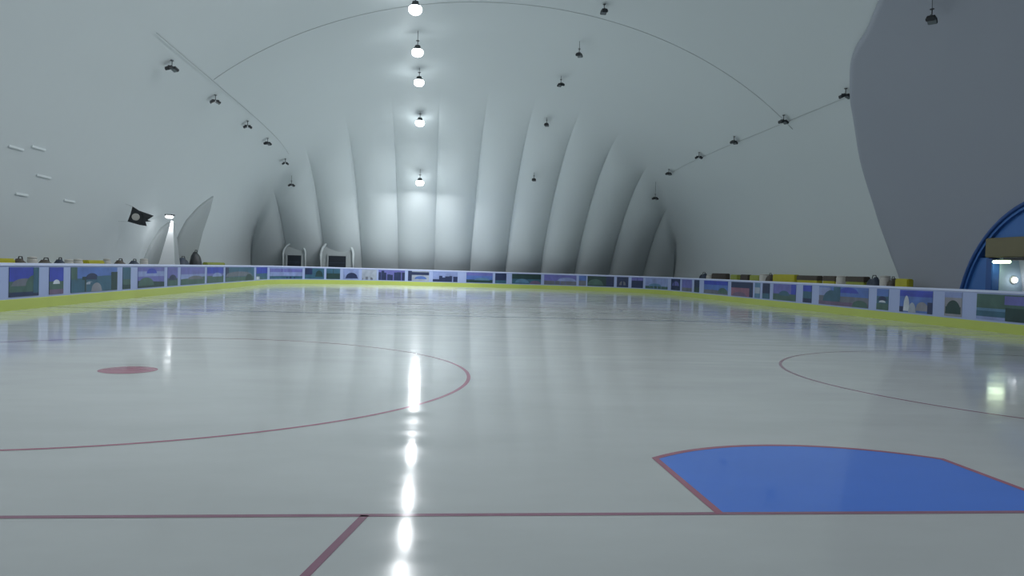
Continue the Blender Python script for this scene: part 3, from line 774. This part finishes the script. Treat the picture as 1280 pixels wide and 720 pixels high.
left = [
 ('pad', 26.9, 2.0, 1.40, 'yellow', 'bright yellow mat at the left edge of the picture'),
 ('bag', 28.5, .8, 1.38, 'brown', 'dark brown bag right of the leftmost yellow mat'),
 ('drum', 29.3, .24, 1.42, 'offwhite', 'cream drum on the left beside two dark bags'),
 ('bag', 30.3, 1.1, 1.36, 'brown', 'dark bag between the cream drum and the navy bag on the left'),
 ('bag', 31.4, .7, 1.38, 'navy', 'navy bag above the small square banner'),
 ('drum', 32.1, .24, 1.36, 'offwhite', 'pale drum right of the navy bag, left walkway'),
 ('drum', 32.9, .26, 1.38, 'offwhite', 'second pale drum right of the navy bag, left walkway'),
 ('pad', 34.3, 1.6, 1.40, 'yellow', 'second yellow mat on the left walkway'),
 ('drum', 35.7, .22, 1.42, 'offwhite', 'pale drum right of the second yellow mat on the left'),
 ('bag', 37.2, 1.2, 1.40, 'brown', 'brown bag at the foot of the wall below the pennant'),
 ('bag', 38.9, 1.1, 1.40, 'navy', 'dark bag right of the brown bag below the pennant'),
 ('drum', 40.1, .28, 1.46, 'offwhite', 'pale drum left of the lamplit white fin'),
 ('bag', 46.2, 1.7, 1.60, 'navy', 'low navy bag right of the lamplit white fin'),
 ('bag', 48.6, 1.3, 1.95, 'black', 'tallest black bundle right of the lamplit white fin'),
 ('pad', 52.6, 4.2, 1.42, 'yellowgreen', 'long olive mat before the left corner'),
]
for it in left:
    kd, y, L, h, m, lb = it[:6]
    if kd == 'pad': pad(XL, y*kl, L*kl, h, m, lb)
    elif kd == 'bag': bag(XL, y*kl, L*kl, h, m, lb)
    else: drum(XL, y*kl, L*.62, h, m, lb)

# ------------------------------------------------------------------ blue entrance arch on the right
PX, PY, PR = 18.9, 21.3, 4.3
pt = empty('entrance_arch', (PX, PY, 0)); tag(pt, 'blue vinyl entrance arch with an ochre beam in the right wall', 'entrance')
def P2(y, z, d=0): return Vector((PX+d, y, z))
N = 40
arc = [(PY+PR*math.cos(PI*i/N), PR*math.sin(PI*i/N)) for i in range(N+1)]
# outer shell of the arch
bm = bmesh.new(); prev = None
for y, z in arc:
    y2, z2 = PY+(y-PY)*.965, z*.965
    cur = [bm.verts.new(P2(y, z, 0)), bm.verts.new(P2(y, z, 1.45)), bm.verts.new(P2(y2, z2, 1.45)), bm.verts.new(P2(y2, z2, 0))]
    if prev:
        for q in range(4): bm.faces.new((prev[q], prev[(q+1) % 4], cur[(q+1) % 4], cur[q]))
    else: bm.faces.new(cur)
    prev = cur
bm.faces.new(prev[::-1]); bmesh.ops.recalc_face_normals(bm, faces=bm.faces[:])
fobj(pt, 'arch_shell', bm, M['portal_blue'])
bm = bmesh.new(); tube(bm, [P2(y, z, -.02) for y, z in arc], .07, 8); fobj(pt, 'arch_rim', bm, M['portal_deep'], 'dark blue rim', smooth=True)
# lunette above the beam
zb0, zb1 = 2.36, 3.02
bm = bmesh.new()
a1 = math.asin(zb1*1.0/(PR*.965))
pl = [(PY+PR*.965*math.cos(a1+(PI-2*a1)*i/30), PR*.965*math.sin(a1+(PI-2*a1)*i/30)) for i in range(31)]
prism(bm, [P2(y, z, .12) for y, z in pl], (.08, 0, 0)); fobj(pt, 'lunette', bm, M['portal_blue'], 'blue lunette above the beam')
bm = bmesh.new()
for yy in (19.9, 22.3): box(bm, PX+.06, PX+.14, yy-.05, yy+.05, zb1, 3.9)
prism(bm, [P2(22.25, zb1, .07), P2(21.0, zb1, .07), P2(21.0, 4.0, .07), P2(21.9, 4.0, .07)], (.06, 0, 0))
fobj(pt, 'lunette_panel', bm, M['portal_deep'], 'deep blue fold in the lunette')
bm = bmesh.new(); ybm = math.sqrt((PR*.97)**2-zb1**2); box(bm, PX-.06, PX+.35, PY-ybm, PY+ybm+.12, zb0, zb1, bev=.03); fobj(pt, 'beam', bm, M['ochre'], 'dull ochre beam')
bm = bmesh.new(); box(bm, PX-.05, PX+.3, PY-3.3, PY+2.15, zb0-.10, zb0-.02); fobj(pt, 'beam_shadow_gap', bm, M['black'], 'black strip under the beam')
# front panel left of the opening, with a deep blue jamb
bm = bmesh.new()
pf = [(PY+PR*.965*math.cos(a), PR*.965*math.sin(a)) for a in [math.asin(zb0/(PR*.965))*i/10 for i in range(11)]]
prism(bm, [P2(24.3, 0, .1)]+[P2(y, z, .1) for y, z in pf]+[P2(24.3, zb0, .1)], (.08, 0, 0)); fobj(pt, 'front_panel', bm, M['portal_blue'], 'mid blue front panel')
bm = bmesh.new(); box(bm, PX+.02, PX+.30, 24.02, 24.32, 0, zb0-.02, bev=.02); fobj(pt, 'jamb', bm, M['portal_deep'], 'deep blue jamb')
bm = bmesh.new(); box(bm, PX+.30, PX+1.3, 24.02, 24.12, 0, zb0); fobj(pt, 'side_wall', bm, M['portal_pale'], 'pale blue grey inner wall')
bm = bmesh.new(); box(bm, PX+1.25, PX+1.4, 17.6, 24.0, 0, zb0+.4); fobj(pt, 'back_wall', bm, M['portal_pale'], 'pale blue grey back wall')
bm = bmesh.new(); box(bm, PX+.1, PX+1.3, 17.6, 24.0, zb0, zb0+.08); fobj(pt, 'soffit', bm, M['portal_pale'])
# its two lamps
LY = 23.62
t = empty('ceiling_lamp', (PX+.06, LY, 2.27)); tag(t, 'oblong greenish white lamp under the ochre beam', 'lamp')
bm = bmesh.new(); box(bm, PX-.02, PX+.16, LY-.40, LY+.40, 2.262, 2.30, bev=.01); fobj(t, 'housing', bm, M['darkgrey'])
bm = bmesh.new(); box(bm, PX-.06, PX+.14, LY-.37, LY+.37, 2.165, 2.262, bev=.045); fobj(t, 'lens', bm, M['lamp_green'], 'glowing lens')
t = empty('wall_lamp', (19.72, 24.02, 1.62)); tag(t, 'round white lamp on the inner wall of the blue arch', 'lamp')
T = Matrix.Translation((19.72, 24.02, 1.62)) @ Matrix.Rotation(PI/2, 4, 'X')
bm = bmesh.new(); lathe(bm, [(.14, 0), (.14, .03), (.11, .05)], 20, T=T); fobj(t, 'housing', bm, M['offwhite'], smooth=True)
bm = bmesh.new(); lathe(bm, [(.105, .05), (.095, .09), (.06, .12), (.02, .13)], 20, T=T); fobj(t, 'lens', bm, M['lamp_small'], 'glowing dome', smooth=True)
point('arch_light', (19.70, 23.75, 1.62), .08, 9)
area('arch_tube_light', (PX+.05, LY, 2.15), .5, 10, col=(.85, 1, .8))

# ------------------------------------------------------------------ world, camera, view
w = bpy.data.worlds.new('world'); bpy.context.scene.world = w; w.use_nodes = True
w.node_tree.nodes['Background'].inputs['Color'].default_value = (.5, .6, .7, 1); w.node_tree.nodes['Background'].inputs['Strength'].default_value = .3
cam = bpy.data.cameras.new('camera'); co = bpy.data.objects.new('camera', cam); C.objects.link(co)
h, yaw, pit, rol, f = 1.4756, .10626, -.02406, .029158, 952.93
fw = Vector((math.sin(yaw)*math.cos(pit), math.cos(yaw)*math.cos(pit), math.sin(pit)))
r = Vector((math.cos(yaw), -math.sin(yaw), 0)); u = r.cross(fw)
r2 = r*math.cos(rol)+u*math.sin(rol); u2 = u*math.cos(rol)-r*math.sin(rol)
mw = Matrix((r2, u2, -fw)).transposed().to_4x4(); mw.translation = (0, 0, h)
co.matrix_world = mw
cam.sensor_width = 36; cam.lens = 36*f/1280; cam.clip_end = 300; cam.clip_start = .05
sc = bpy.context.scene; sc.camera = co
sc.view_settings.view_transform = 'Standard'; sc.view_settings.look = 'None'; sc.view_settings.gamma = 1
sc.view_settings.use_curve_mapping = False; sc.view_settings.exposure = -1.38
